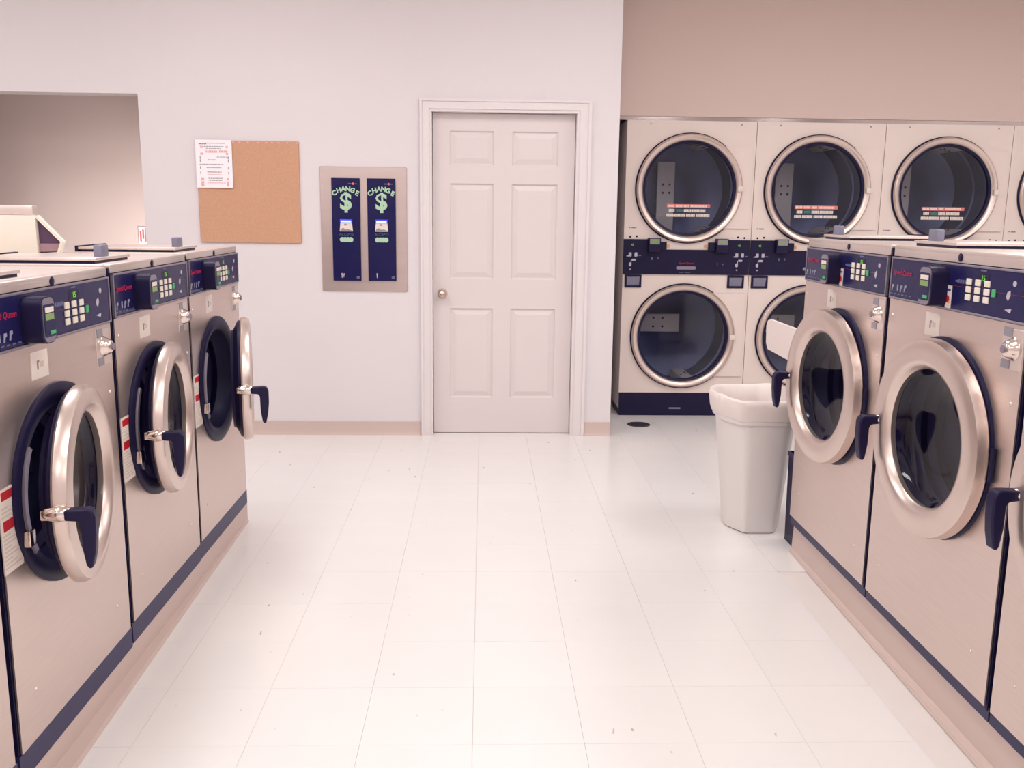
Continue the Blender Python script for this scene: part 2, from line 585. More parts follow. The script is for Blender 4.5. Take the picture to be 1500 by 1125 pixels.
for (a, b) in ((-0.211, 0.063), (0.174, 0.461)):
    for (z0, z1) in ((0.236, 0.816), (1.001, 1.592), (1.702, 1.908)):
        def f_panel(bm, a=a, b=b, z0=z0, z1=z1):
            # raised field with sloping shoulders
            lv = [(0.0, DY + 0.002), (0.008, DY + 0.0115), (0.014, DY + 0.0115), (0.038, DY + 0.004), (0.042, DY + 0.003)]
            loops = []
            for ins, y in lv:
                loops.append([bm.verts.new(p) for p in ((a + ins, y, z0 + ins), (b - ins, y, z0 + ins), (b - ins, y, z1 - ins), (a + ins, y, z1 - ins))])
            for A, B in zip(loops[:-1], loops[1:]):
                for k in range(4):
                    bm.faces.new((A[k], A[(k + 1) % 4], B[(k + 1) % 4], B[k]))
            bm.faces.new(loops[-1])
        sub('panel', f_panel, M['door'], door, smooth=0)
def f_knob(bm):
    lathe(bm, [(0.0, -0.066), (0.014, -0.064), (0.023, -0.056), (0.027, -0.045), (0.025, -0.034), (0.015, -0.026), (0.011, -0.02), (0.011, -0.008),
               (0.030, -0.006), (0.032, 0.0), (0.0, 0.0)], -0.258, 0.908, DY, seg=32)
kn = sub('door_knob', f_knob, M['nickel'], door)
tag(kn, 'round satin nickel knob')

# plinths under the washer rows (the left one flares a little towards the camera)
def f_plinth_l(bm):
    def ring(y, xf):
        return [(-1.9, y, 0), (xf, y, 0), (xf - 0.006, y, 0.012), (-1.083, y, 0.02), (-1.083, y, 0.093), (-1.9, y, 0.093)]
    A = [bm.verts.new(p) for p in ring(4.115, -1.077)]
    B = [bm.verts.new(p) for p in ring(1.0, -1.012)]
    bm.faces.new(A); bm.faces.new(B[::-1])
    for k in range(6):
        j = (k + 1) % 6
        bm.faces.new((A[k], A[j], B[j], B[k]))
struct('plinth_left', 'tan cove-base plinth under the left washer row', 'plinth', f_plinth_l, M['cove'], smooth=0)
def f_plinth_r(bm):
    def ring(y, xf):
        return [(2.2, y, 0), (xf, y, 0), (xf + 0.004, y, 0.012), (1.328, y, 0.02), (1.333, y, 0.128), (2.2, y, 0.128)]
    A = [bm.verts.new(p) for p in ring(3.72, 1.318)]
    B = [bm.verts.new(p) for p in ring(1.0, 1.292)]
    bm.faces.new(A); bm.faces.new(B[::-1])
    for k in range(6):
        j = (k + 1) % 6
        bm.faces.new((A[k], A[j], B[j], B[k]))
struct('plinth_right', 'tan cove-base plinth under the right washer row', 'plinth', f_plinth_r, M['cove'], smooth=0)

# ------------------------------------------------------------------ washers (front faces local -Y, viewer's right is local +X)
def make_washer(side):
    Lr = side == 'L'
    w = 0.702 if Lr else 0.785
    zb = 0.155 if Lr else 0.167          # bottom of the front panel
    zp0, zp1 = (1.102, 1.230) if Lr else (1.165, 1.294)
    zt = 1.258 if Lr else 1.331
    base0 = 0.088 if Lr else 0.128
    R = 0.250 if Lr else 0.287           # outside of the door ring
    ri = 0.184 if Lr else 0.201          # its window
    zc = 0.738 if Lr else 0.797
    cx = -0.035 if Lr else 0.012
    ho = 0.27 if Lr else 0.31
    dep = 0.70
    x0, x1 = -w / 2, w / 2
    ux = lambda u: x0 + u                # distance from the viewer's left edge
    root = empty('front_load_washer')
    st = M['steel']
    rh = R - 0.045
    gp = .012                            # half of the dark seam between neighbours
    # cabinet carcass (dark seam behind the skin), open at the front
    def f_cab(bm):
        box(bm, x0 + .006, x0 + .016, 0.006, dep, zb - .01, zt - .012)
        box(bm, x1 - .016, x1 - .006, 0.006, dep, zb - .01, zt - .012)
        box(bm, x0 + .016, x1 - .016, dep - .01, dep, zb - .01, zt - .012)
        box(bm, x0 + .016, x1 - .016, 0.02, dep - .01, zb - .01, zb)
        plate_hole(bm, x0 + .016, x1 - .016, zb, zp1, cx, zc, rh + .004, 0.02, 0.026, seg=48)
    sub('cabinet', f_cab, M['rubber'], root, smooth=0)
    sub('side_panel', lambda bm: box(bm, x0 + .0005, x0 + .004, 0.24, dep, zb, zt - .012), st, root, smooth=0)
    sub('side_panel', lambda bm: box(bm, x1 - .004, x1 - .0005, 0.24, dep, zb, zt - .012), st, root, smooth=0)
    def f_front(bm):
        plate_hole(bm, x0 + gp, x1 - gp, zb, zp0 - .003, cx, zc, rh, 0.0, 0.004, seg=64)
    sub('front_panel', f_front, st, root, smooth=30)
    # steel top with a turned-down front band
    def f_top(bm):
        box(bm, x0 + .002, x1 - .002, 0.02, dep, zt - .012, zt, bev=.002)
        box(bm, x0 + gp, x1 - gp, 0.0, .03, zt - .012, zt, bev=.003)
        box(bm, x0 + gp, x1 - gp, 0.001, 0.006, zp1 + .003, zt - .002, bev=.001)
    sub('top_panel', f_top, M['steel_top'], root, smooth=40)
    sub('plug', lambda bm: lathe(bm, [(0, -.0015), (.010, -.0015), (.012, 0.0), (0.012, 0.004), (0, .004)], (0.0 if Lr else 0.035) , (zp1 + zt) / 2 - .001, 0, seg=20), M['black'], root)
    sub('base_band', lambda bm: box(bm, x0 + .001, x1 - .001, 0.002 if Lr else 0.008, 0.66, base0, zb - .002), M['strip'], root, smooth=0)
    # screws on the skin
    for (sx, sz) in ((x0 + .04, zp0 - .055), (x1 - .045, zp0 - .20), (x0 + .10, zb + .12), (x1 - .10, zb + .11)):
        sub('screw', lambda bm, sx=sx, sz=sz: lathe(bm, [(0, -.003), (.004, -.0025), (.006, 0), (0, .001)], sx, sz, 0, seg=10), M['ringsteel'], root)

    # control panel: navy overlay in a thin steel frame
    ctl = sub('control_panel', lambda bm: box(bm, x0 + gp + .005, x1 - gp - .005, -0.004, 0.008, zp0 + .005, zp1 - .004, bev=.002), M['navy'], root, smooth=0)
    def f_fr(bm):
        a, b, c, d = x0 + gp, x1 - gp, zp0 - .001, zp1 + .001
        for q in ((a, b, c, c + .006), (a, b, d - .006, d), (a, a + .006, c, d), (b - .006, b, c, d)):
            box(bm, q[0], q[1], -.006, .004, q[2], q[3], bev=.001, seg=1)
    sub('panel_frame', f_fr, M['frame'], ctl, smooth=0)
    hz = zp1 - zp0
    zz = lambda t: zp0 + hz * t
    yp = -0.0046
    sc = w / 0.785
    if Lr:
        kx, kp, kz0 = ux(.408), .0435, zz(.42)
        rx, rcx, disx = .20, ux(.205), ux(.455)
    else:
        kx, kp, kz0 = ux(.497), .0455, zz(.50)
        rx, rcx, disx = .34, ux(.345), ux(.560)
    kzp = .021
    for r in range(3):
        for c in range(3):
            sub('key', lambda bm, r=r, c=c: box(bm, kx + kp * c - .0125, kx + kp * c + .0125, yp - .004, yp + .001,
                                                 kz0 + kzp * (1 - r) - .0085, kz0 + kzp * (1 - r) + .0085, bev=.002), M['key'], ctl, smooth=0)
    sub('start_button', lambda bm: box(bm, kx + kp * 2 + .026, kx + kp * 2 + .042, yp - .004, yp + .001, kz0 - .010, kz0 + .010, bev=.002), M['green'], ctl, smooth=0)
    finish(text_bm('15', .021, disx + .004, zz(.76), yp - .0006), 'display_digits', M['led'], ctl, smooth=0)
    sub('display_window', lambda bm: box(bm, disx - .028, disx + .032, yp, yp + .002, zz(.66), zz(.86)), M['black'], ctl, smooth=0)
    sub('display_caption', lambda bm: box(bm, disx - .012, disx + .016, yp - .0004, yp + .001, zz(.905), zz(.935)), M['printdim'], ctl, smooth=0)
    finish(text_bm('Speed Queen', .0225, ux(.028 if Lr else .034), zz(.64), yp - .0004, align='LEFT', shear=.25), 'brand_lettering', M['red'], ctl, smooth=0)
    def f_icons(bm):
        for k, u in enumerate((.025, .062, .085, .112)):
            zc_ = zz(.25 + .02 * (k % 2))
            prism(bm, [(ux(u), zc_ - .010), (ux(u) + .006, zc_ - .010), (ux(u) + .009, zc_ + .001), (ux(u) + .016, zc_ + .004), (ux(u) + .016, zc_ + .011), (ux(u) + .004, zc_ + .011)] if k != 1
                  else rrect(.008, .020, .003, 3, ux(u) + .006, zc_), yp - .0005, yp + .001)
    sub('dial_icons', f_icons, M['icon'], ctl, smooth=0)
    def f_bars(bm):
        for k in range(6):
            box(bm, ux(.02 + .026 * k), ux(.034 + .026 * k), yp - .0004, yp + .001, zz(.10), zz(.125))
        box(bm, kx - .075, kx - .06, yp - .0004, yp + .001, zz(.62), zz(.66))
        for q in range(4):
            box(bm, kx - .062 + .012 * q, kx - .054 + .012 * q, yp - .0004, yp + .001, zz(.60), zz(.68))
    sub('small_print', f_bars, M['printdim'], ctl, smooth=0)
    gx = ux(.605) if Lr else ux(.69)
    def f_coin(bm):
        lathe(bm, [(0, -.0007), (.0075, -.0007), (.0075, .001), (0, .001)], gx + .020, zz(.74), yp, seg=18)
        prism(bm, [(gx - .012, zz(.46)), (gx - .002, zz(.40)), (gx + .006, zz(.50)), (gx + .004, zz(.60)), (gx - .008, zz(.56))], yp - .0007, yp + .001)
        prism(bm, [(gx - .014, zz(.22)), (gx + .012, zz(.17)), (gx + .016, zz(.25)), (gx + .008, zz(.25))], yp - .0007, yp + .001)
    sub('coin_graphic', f_coin, M['print'], ctl, smooth=0)
    sub('red_line', lambda bm: box(bm, ux(.30), x1 - .014, yp - .0003, yp + .001, zz(.525), zz(.533)), M['redline'], ctl, smooth=0)

    # payment reader: deep black box with a silver face
    pr = .052
    rw = .066 if not Lr else .058
    rd = sub('card_reader', lambda bm: prism(bm, rrect(rw + .014, hz * .86, .022, 6, rcx, zz(.48)), -pr, .0), M['black'], root, smooth=30)
    yf = -pr - .001
    sub('reader_face', lambda bm: prism(bm, rrect(rw, hz * .82, .018, 6, rcx, zz(.48)), yf - .001, yf + .002), M['frame'], rd, smooth=30)
    sub('reader_inset', lambda bm: prism(bm, rrect(rw * .92, hz * .60, .006, 4, rcx, zz(.47)), yf - .0022, yf), M['navy'], rd, smooth=0)
    sub('reader_sticker', lambda bm: box(bm, rcx - rw * .36, rcx + rw * .36, yf - .0032, yf, zz(.62), zz(.72)), M['sticker'], rd, smooth=0)
    sub('reader_screen', lambda bm: box(bm, rcx - rw * .36, rcx + rw * .36, yf - .0032, yf, zz(.48), zz(.60)), M['lcd'], rd, smooth=0)
    sub('reader_button', lambda bm: box(bm, rcx - .002, rcx + .024, yf - .0042, yf, zz(.21), zz(.28), bev=.001, seg=1), M['green'], rd, smooth=0)
    if not Lr:
        # strip of card stickers beside the reader
        sk = sub('card_sticker_strip', lambda bm: box(bm, ux(.377), ux(.407), yp - .001, yp + .001, zz(.03), zz(.52)), M['sticker'], root, smooth=0)
        sub('blue_mark', lambda bm: box(bm, ux(.381), ux(.403), yp - .0016, yp, zz(.40), zz(.45)), M['blue'], sk, smooth=0)
        sub('red_mark', lambda bm: lathe(bm, [(0, -.0016), (.010, -.0016), (.010, 0), (0, 0)], ux(.389), zz(.23), yp, seg=18), M['redlabel'], sk)
        sub('orange_mark', lambda bm: lathe(bm, [(0, -.0014), (.009, -.0014), (.009, 0), (0, 0)], ux(.397), zz(.20), yp, seg=18), M['orange'], sk)
    # white sticker plate under the panel
    lx = ux(.250) if Lr else ux(.307)
    lz = zp0 - .052
    lb = sub('white_sticker', lambda bm: box(bm, lx - .043, lx + .043, -.0016, .001, lz - .034, lz + .033), M['sticker'], root, smooth=0)
    sub('sticker_mark', lambda bm: (box(bm, lx - .015, lx - .008, -.0022, 0, lz - .012, lz + .010), box(bm, lx - .008, lx - .003, -.0022, 0, lz + .004, lz + .010)), M['ink'], lb, smooth=0)
    sub('sticker_text', lambda bm: [box(bm, lx + .002 + .010 * q, lx + .009 + .010 * q, -.0022, 0, lz - .008, lz + .006) for q in range(2)], M['labeltext'], lb, smooth=0)
    # lock with two small tags
    kx_ = ux(.628) if Lr else ux(.722)
    kz_ = zp0 - .064
    lk = sub('lock_plate', lambda bm: box(bm, kx_ - .045, kx_ + .045, -.002, .001, kz_ - .052, kz_ + .05, bev=.001, seg=1), M['steel_top'], root, smooth=0)
    sub('lock_cylinder', lambda bm: lathe(bm, [(0, -.026), (.012, -.026), (.018, -.022), (.024, -.012), (.027, -.004), (.032, 0), (0, 0.001)], kx_ + .005, kz_, 0, seg=28), M['chrome'], lk)
    sub('lock_core', lambda bm: lathe(bm, [(0, -.029), (.010, -.029), (.010, -.02), (0, -.02)], kx_ + .005, kz_, 0, seg=16), M['frame'], lk)
    for dz in (.040, -.040):
        tg = sub('lock_tag', lambda bm, dz=dz: box(bm, kx_ - .040, kx_ - .002, -.0035, 0, kz_ + dz - .011, kz_ + dz + .011), M['tag'], lk, smooth=0)
    if Lr:
        # tall notice with two red bars
        nx0, nx1, nz0, nz1 = ux(.008), ux(.094), .602, .800
        nb = sub('warning_label', lambda bm: box(bm, nx0, nx1, -.0016, .001, nz0, nz1), M['sticker'], root, smooth=0)
        for (a, b) in ((nz1 - .026, nz1 - .006), (nz1 - .098, nz1 - .074)):
            sub('red_bar', lambda bm, a=a, b=b: box(bm, nx0 + .010, nx1 - .003, -.0024, 0, a, b), M['redlabel'], nb, smooth=0)
        sub('label_text', lambda bm: [box(bm, nx0 + .006, nx1 - .008 - .02 * (q % 3), -.0021, 0, zq, zq + .004)
                                      for q, zq in enumerate([nz0 + .012 + .0095 * q for q in range(9)] + [nz1 - .066 + .010 * q for q in range(3)])], M['labeltext'], nb, smooth=0)
    # boot round the port, drum, lifters
    def f_boot(bm):
        lathe(bm, [(R + .004, 0.0), (R + .004, -.008), (R - .004, -.014), (R - .030, -.013), (rh - .004, -.004), (rh - .012, .03), (rh - .03, .05), (rh - .02, .075),
                   (rh - .04, .09), (rh - .035, .12), (rh - .015, .13), (rh - .001, .10), (rh - .001, 0.0)], cx, zc, 0, seg=72, closed=True)
    bt = sub('door_boot', f_boot, M['rubber'], root)
    def f_catch(bm):
        a = PI
        lathe(bm, [(R - .016, -.015), (R - .016, -.022), (R - .030, -.022), (R - .030, -.012)], cx, zc, 0, seg=16, closed=True, a0=a - .62, a1=a + .55)
    sub('catch_strip', f_catch, M['frame'], bt)
    sub('catch_latch', lambda bm: box(bm, cx - R + .012, cx - R + .040, -.030, -.012, zc - .095, zc - .055, bev=.004), M['chrome'], bt)
    rd_ = rh + .02
    def f_drum(bm):
        lathe(bm, [(rh - .01, .132), (rd_, .14), (rd_ + .02, .20), (rd_ + .02, .27), (rd_ + .016, .28), (rd_ + .02, .29), (rd_ + .02, .46), (rd_ - .01, .50), (.09, .51), (.05, .495), (0, .495)], cx, zc, 0, seg=56)
    dr = sub('drum', f_drum, M['drumdark'], root)
    for k in range(3):
        a = math.radians(95 + 120 * k)
        def f_l(bm, a=a):
            t = bmesh.new()
            prism(t, [(-.035, 0), (-.012, -.055), (.012, -.055), (.035, 0)], .18, .48)
            mt = Matrix.Translation((cx, 0, zc)) @ Matrix.Rotation(a, 4, 'Y') @ Matrix.Translation((0, 0, rd_ + .018))
            merge(bm, t, 0, mt)
        sub('lifter', f_l, M['drum'], dr, smooth=0)

    # door: hinged on the viewer's right
    dpos = (cx + ho, -.010 if Lr else -.012, zc)
    def f_ring(bm):
        fl = .022 if Lr else .012
        lathe(bm, [(ri, .004), (ri - .002, -.012), (ri + .010, -.030), (ri + .022, -.034), (R - fl - .012, -.034), (R - fl * .4, -.028), (R - .001, -.014), (R, .0), (R - .006, .006), (ri + .02, .006)],
              -ho, 0, -.004, seg=80, closed=True)
    dr_ = sub('door', f_ring, M['ringsteel'], root, loc=dpos)
    root['door_at'] = dpos
    def f_gas(bm):
        lathe(bm, [(R - .012, .002), (R - .014, .012), (R - .05, .030), (ri + .012, .040), (ri + .004, .034), (ri + .002, .002)], -ho, 0, 0, seg=72, closed=True)
    sub('door_gasket', f_gas, M['rubber'], dr_)
    def f_gl(bm):
        lathe(bm, [(ri + .004, .0), (ri - .012, .012), (ri - .03, .022), (ri * .5, .030), (0, .032)], -ho, 0, 0, seg=56)
    sub('door_glass', f_gl, M['glass'], dr_)
    hx = -ho - R + (-.008 if Lr else .036)
    def f_latch(bm):
        lathe(bm, [(0, -.044), (.009, -.044), (.012, -.041), (.015, -.036), (.019, -.028), (.020, -.012), (.014, .012), (0, .012)], hx + .004, 0, 0, seg=24)
        box(bm, hx - .010, hx + .030, -.016, .020, -.012, .012, bev=.004)
    sub('latch', f_latch, M['chrome'], dr_)
    def f_handle(bm):
        # arm comes out from the latch, grip hangs down
        prism(bm, [(-.032, .011), (-.032, -.013), (-.060, -.016), (-.065, -.026), (-.066, -.080), (-.072, -.122), (-.078, -.131), (-.086, -.128), (-.094, -.090),
                   (-.098, -.050), (-.098, -.006), (-.092, .009), (-.082, .013)], hx - .016, hx + .016, axis='X')
    hnd = sub('handle', f_handle, M['black'], dr_, smooth=30)
    bv = hnd.modifiers.new('bevel', 'BEVEL')
    bv.width = .005
    bv.segments = 2
    sub('hinge', lambda bm: (box(bm, -ho + R - .03, -ho + R + .006, .004, .012, -.04, .04, bev=.002), lathe(bm, [(0, -.045), (.007, -.045), (.007, .045), (0, .045)], -ho + R + .004, 0, .004, seg=14, axis='Z')), M['rubber'], dr_)

    # soap dispenser lid, at the viewer's left on the top
    la, lbx = x0 + .035, x0 + .30
    def f_lid(bm):
        box(bm, la, lbx, .05, .40, zt + .008, zt + .017, bev=.002)
    lid = sub('soap_lid', f_lid, M['steel_top'], root, smooth=40)
    sub('lid_shadow_gap', lambda bm: box(bm, la + .006, lbx - .006, .056, .394, zt - .001, zt + .009), M['black'], lid, smooth=0)  # black block draws the shadow line under the raised lid
    sub('lid_handle', lambda bm: box(bm, la + .07, la + .125, .060, .085, zt + .015, zt + .052, bev=.004), M['lavender'], lid, smooth=40)
    sub('lid_hinge', lambda bm: box(bm, la, lbx, .40, .412, zt - .001, zt + .021, bev=.002), M['black'], lid, smooth=40)
    return root, dr_

def place_washer(proto, x, y, z, rz, th, label, group, dx=0.0, dy=0.0):
    root = proto if not proto.get('used') else copy_tree(proto)
    proto['used'] = True
    if 'used' in root and root is not proto:
        del root['used']
    root.location = (x, y, z)
    root.rotation_euler = (0, 0, rz)
    for c in root.children:
        if c.name.split('.')[0] == 'door':
            c.rotation_euler = (0, 0, math.radians(th))
            c.location = Vector(proto['door_at']) + Vector((dx, dy, 0))
    tag(root, label, 'washer', group)
    return root

LX, RX = -1.078, 1.312
pl, _ = make_washer('L')
GL, GR = 'front-load washers in the left row', 'front-load washers in the right row'
place_washer(pl, LX, 3.757, .003, PI / 2, 13.5, 'stainless washer at far end of left row, below the corkboard, door ajar edge-on', GL, 0, -.028)
place_washer(pl, LX, 3.055, .0, PI / 2, 6.5, 'stainless washer in left row, second from the corkboard end, door ajar', GL)
place_washer(pl, LX, 2.347, -.006, PI / 2, 9.5, 'stainless washer in left row, third from the corkboard end, door ajar', GL, -.025, 0)
place_washer(pl, LX, 1.635, -.008, PI / 2, 6, 'stainless washer nearest the camera in left row, only a sliver in the picture', GL)
pr_, _ = make_washer('R')
place_washer(pr_, RX, 3.342, 0, -PI / 2, 5, 'wide stainless washer at far end of right row beside the white trash can', GR)
place_washer(pr_, RX, 2.552, 0, -PI / 2, 3.0, 'wide stainless washer in right row, second from the white trash can', GR, .008, 0)
place_washer(pr_, RX, 1.762, 0, -PI / 2, 4, 'wide stainless washer nearest the camera in right row, cut off by picture edge', GR)
for o in bpy.data.objects:
    for k in ('used', 'door_at'):
        if k in o: del o[k]

# ------------------------------------------------------------------ stacked dryers
def hinge_outline(cu, zc, r, zlo, zhi, xr):
    a0, a1 = math.asin((zlo - zc) / r), math.asin((zhi - zc) / r)
    pts = [(xr, zlo), (xr, zhi)]
    for k in range(25):
        a = a1 + (a0 - a1) * k / 24
        pts.append((cu + r * math.cos(a), zc + r * math.sin(a)))
    return pts

def make_dryer():
    w, dep = 0.886, 0.85
    zt = 2.042
    root = empty('stacked_dryer')
    wh = M['white']
    cu, zu, zl = .438, 1.592, .573
    RO, RG = .366, .318
    def f_front(bm):
        plate_hole(bm, .001, w - .001, .167, 1.010, cu, zl, RG + .01, 0, .02, seg=64)
        plate_hole(bm, .001, w - .001, 1.170, zt, cu, zu, RG + .01, 0, .02, seg=64)
    sub('front_panel', f_front, wh, root, smooth=30)
    def f_body(bm):
        box(bm, .002, .012, .02, dep, .05, zt)
        box(bm, w - .012, w - .002, .02, dep, .05, zt)
        box(bm, .012, w - .012, dep - .01, dep, .05, zt)
        box(bm, .012, w - .012, .02, dep - .01, zt - .01, zt)
        box(bm, .012, w - .012, .02, dep - .01, 1.08, 1.09)
        box(bm, .012, w - .012, .02, dep - .01, .05, .06)
    sub('cabinet', f_body, M['cabside'], root, smooth=0)
    kick = sub('kick_panel', lambda bm: box(bm, .004, w - .004, -.003, .30, .0, .165, bev=.003), M['black'], root, smooth=0)
    sub('kick_plaque', lambda bm: prism(bm, rrect(.085, .011, .005, 4, .405, .055), -.005, 0), M['frame'], kick, smooth=0)
    # control band, taller at both ends
    yb = -.012
    def f_band(bm):
        prism(bm, [(.0, 1.007), (w - .006, 1.007), (w - .006, 1.247), (w - .166, 1.247), (w - .166, 1.178), (.166, 1.178), (.166, 1.247), (.0, 1.247)], yb, .001)
    band = sub('control_panel', f_band, M['black'], root, smooth=0)
    sub('brand_plaque', lambda bm: prism(bm, rrect(.137, .022, .010, 5, .440, 1.053), yb - .003, yb + .001), M['frame'], band, smooth=0)
    finish(text_bm('Speed Queen', .019, .440, 1.085, yb - .001, shear=.2), 'brand_lettering', M['red'], band, smooth=0)
    def f_dim(bm):
        for (a, b, c, d) in ((.195, .205, 1.105, 1.125), (.238, .245, 1.11, 1.125), (.395, .425, 1.018, 1.021), (.435, .47, 1.018, 1.021), (.655, .66, 1.07, 1.09), (.69, .70, 1.075, 1.085)):
            box(bm, a, b, yb - .0006, yb + .001, c, d)
    sub('small_print', f_dim, M['printdim'], band, smooth=0)
    for s in (0, 1):
        b0 = .0 if s == 0 else w - .166
        off = .0 if s == 0 else .012
        e0 = .045 + b0 + off * 2
        finish(text_bm('45', .020, e0 + .016, 1.208, yb - .0008), 'display_digits', M['led'], band, smooth=0)
        def f_k(bm, e0=e0):
            for q in (0, 1):
                box(bm, e0 - .008 + .040 * q, e0 + .012 + .040 * q, yb - .0010, yb + .001, 1.128, 1.156, bev=.002, seg=1)
            prism(bm, [(e0 - .026, 1.130), (e0 - .008, 1.127), (e0 - .006, 1.140)], yb - .001, yb + .001)
            prism(bm, rrect(.030, .014, .006, 4, e0 + .028, 1.105), yb - .0010, yb + .001)
            prism(bm, rrect(.018, .026, .007, 4, e0 + .004, 1.074), yb - .0010, yb + .001)
            box(bm, e0 + .008, e0 + .012, yb - .0008, yb + .001, 1.085, 1.103)
            prism(bm, rrect(.010, .010, .004, 3, e0 + .006, 1.040), yb - .0010, yb + .001)
        sub('coin_graphic', f_k, M['print'], band, smooth=0)
        sub('mode_mark', lambda bm, e0=e0: box(bm, e0 + .060, e0 + .078, yb - .0008, yb + .001, 1.131, 1.139), M['printdim'], band, smooth=0)
        # card reader and its stepped housing
        rx0 = .166 if s == 0 else w - .250
        rdr = sub('card_reader', lambda bm, rx0=rx0: box(bm, rx0, rx0 + .084, -.055, .0, 1.160, 1.256, bev=.004), M['black'], root, smooth=0)
        sub('reader_screen', lambda bm, rx0=rx0: box(bm, rx0 + .016, rx0 + .068, -.057, -.05, 1.222, 1.240), M['lcd'], rdr, smooth=0)
        sub('reader_rim', lambda bm, rx0=rx0: box(bm, rx0 + .008, rx0 + .076, -.0562, -.05, 1.214, 1.252), M['frame'], rdr, smooth=0)
        sx0 = rx0 + .084 if s == 0 else rx0 - .048
        sub('coin_box', lambda bm, sx0=sx0: box(bm, sx0, sx0 + .046, -.03, .0, 1.172, 1.230, bev=.003), M['black'], root, smooth=0)
        tx0 = sx0 + .050 if s == 0 else sx0 - .028
        sub('price_sticker', lambda bm, tx0=tx0: box(bm, tx0, tx0 + .022, -.0016, .001, 1.190, 1.212), M['orange'], root, smooth=0)
        # coin return cup
        c0 = .016 if s == 0 else w - .150
        def f_cup(bm, c0=c0):
            a, b, c, d = c0, c0 + .116, .914, 1.003
            for q in ((a, b, c, c + .014), (a, b, d - .014, d), (a, a + .014, c, d), (b - .014, b, c, d)):
                box(bm, q[0], q[1], -.012, .001, q[2], q[3], bev=.002, seg=1)
        cup = sub('coin_return', f_cup, M['black'], root, smooth=0)
        sub('return_flap', lambda bm, c0=c0: prism(bm, [(-.001, .926), (-.001, .990), (-.012, .988), (-.004, .928)], c0 + .013, c0 + .103, axis='X'), M['lavender'], cup, smooth=0)
        # screws above the band
        sub('screws', lambda bm, s=s: [lathe(bm, [(0, -.003), (.005, -.003), (.007, 0), (0, .001)], q if s == 0 else w - q, 1.262 + .004 * (i % 2), 0, seg=12) for i, q in enumerate((.045, .090))], M['black'], root)
    def f_badge(bm):
        lathe(bm, [(0, -.003), (.004, -.003), (.005, 0), (0, .001)], .040, 1.325, 0, seg=10)
        box(bm, .052, .085, -.0008, .001, 1.320, 1.329)
        lathe(bm, [(0, -.003), (.005, -.003), (.006, 0), (0, .001)], .16, 2.02, 0, seg=10)
        lathe(bm, [(0, -.003), (.005, -.003), (.006, 0), (0, .001)], .78, 2.02, 0, seg=10)
    sub('rivets', f_badge, M['frame'], root)
    for z, zlo, zhi, nm in ((zu, 1.326, 1.870, 'upper'), (zl, .290, .880, 'lower')):
        # hinge panel to the right of each port
        sub('hinge_panel', lambda bm, zlo=zlo, zhi=zhi: prism(bm, hinge_outline(cu, (zu if zlo > 1 else zl), RO - .02, zlo, zhi, .866), -.014, .001), wh, root, smooth=40)
        def f_dring(bm, z=z):
            lathe(bm, [(RG, -.016), (RG + .006, -.026), (RG + .020, -.036), (RG + .036, -.038), (RO - .004, -.032), (RO - .001, -.022), (RO - .004, -.012), (RG, -.012)], cu, z, 0, seg=88, closed=True)
        d = sub('door', f_dring, M['ringsteel'], root)
        sub('door_seal', lambda bm, z=z: lathe(bm, [(RG + .004, -.020), (RG - .014, -.014), (RG - .016, .01), (RG + .004, .01)], cu, z, 0, seg=80, closed=True), M['rubber'], d)
        sub('ring_seal', lambda bm, z=z: lathe(bm, [(RO + .006, .0), (RO + .006, -.010), (RO - .002, -.016), (RO - .02, -.012), (RO - .02, 0)], cu, z, 0, seg=88, closed=True), M['rubber'], d)
        sub('door_glass', lambda bm, z=z: lathe(bm, [(RG - .012, -.004), (RG * .6, -.006), (0, -.007)], cu, z, 0, seg=64), M['dglass'], d)
        sub('handle', lambda bm, z=z: (box(bm, cu + RG + .004, cu + RG + .042, -.062, -.030, z - .018, z + .018, bev=.005)), M['sticker'], d, smooth=40)
        if nm == 'upper':
            dk = sub('door_notice', lambda bm, z=z: box(bm, cu - .150, cu + .150, -.0105, -.0085, z - .128, z - .104), M['pinkred'], d, smooth=0)
            def f_words(bm, z=z):
                for (zz0, zz1, words) in ((z - .158, z - .138, ((-.135, -.095), (-.03, .02), (.026, .125))), (z - .190, z - .170, ((-.150, -.10), (-.094, -.02), (-.014, .05), (.056, .152)))):
                    for (a, b) in words:
                        x = a
                        while x < b - .006:
                            box(bm, cu + x, cu + x + .0085, -.0105, -.0085, zz0, zz1)
                            x += .0105
            sub('notice_words', f_words, M['sticker'], d, smooth=0)
            sub('notice_green_word', lambda bm, z=z: box(bm, cu - .085, cu - .036, -.0105, -.0085, z - .158, z - .138), M['gdim'], d, smooth=0)
            def f_caps(bm, z=z):
                x = -.143
                for wl in (5, 5, 4, 12):
                    for q in range(wl):
                        box(bm, cu + x, cu + x + .0075, -.0112, -.0085, z - .124, z - .109)
                        x += .0095
                    x += .008
            sub('notice_capitals', f_caps, M['sticker'], d, smooth=0)
        # drum behind the glass
        rd = .39
        def f_drum(bm, z=z):
            lathe(bm, [(RG + .004, .022), (RG + .01, .09), (rd - .02, .10), (rd, .12), (rd, .33), (rd - .012, .335), (rd - .012, .35), (rd, .355), (rd, .62), (.30, .66), (.15, .665), (.12, .65), (0, .65)], cu, z, 0, seg=64)
        dm = sub('drum', f_drum, M['drum'], root)
        if nm == 'upper':
            bx = (.318, .448, 1.27, 1.80); hol = [(.362, 1.635), (.412, 1.635), (.362, 1.575), (.412, 1.575)]
        else:
            bx = (.16, .53, .535, .672); hol = [(.33, .640), (.40, .640), (.33, .575), (.40, .575)]
        bf = sub('baffle', lambda bm, bx=bx: box(bm, bx[0], bx[1], .545, .56, bx[2], bx[3], bev=.004), M['lifter'], dm, smooth=0)
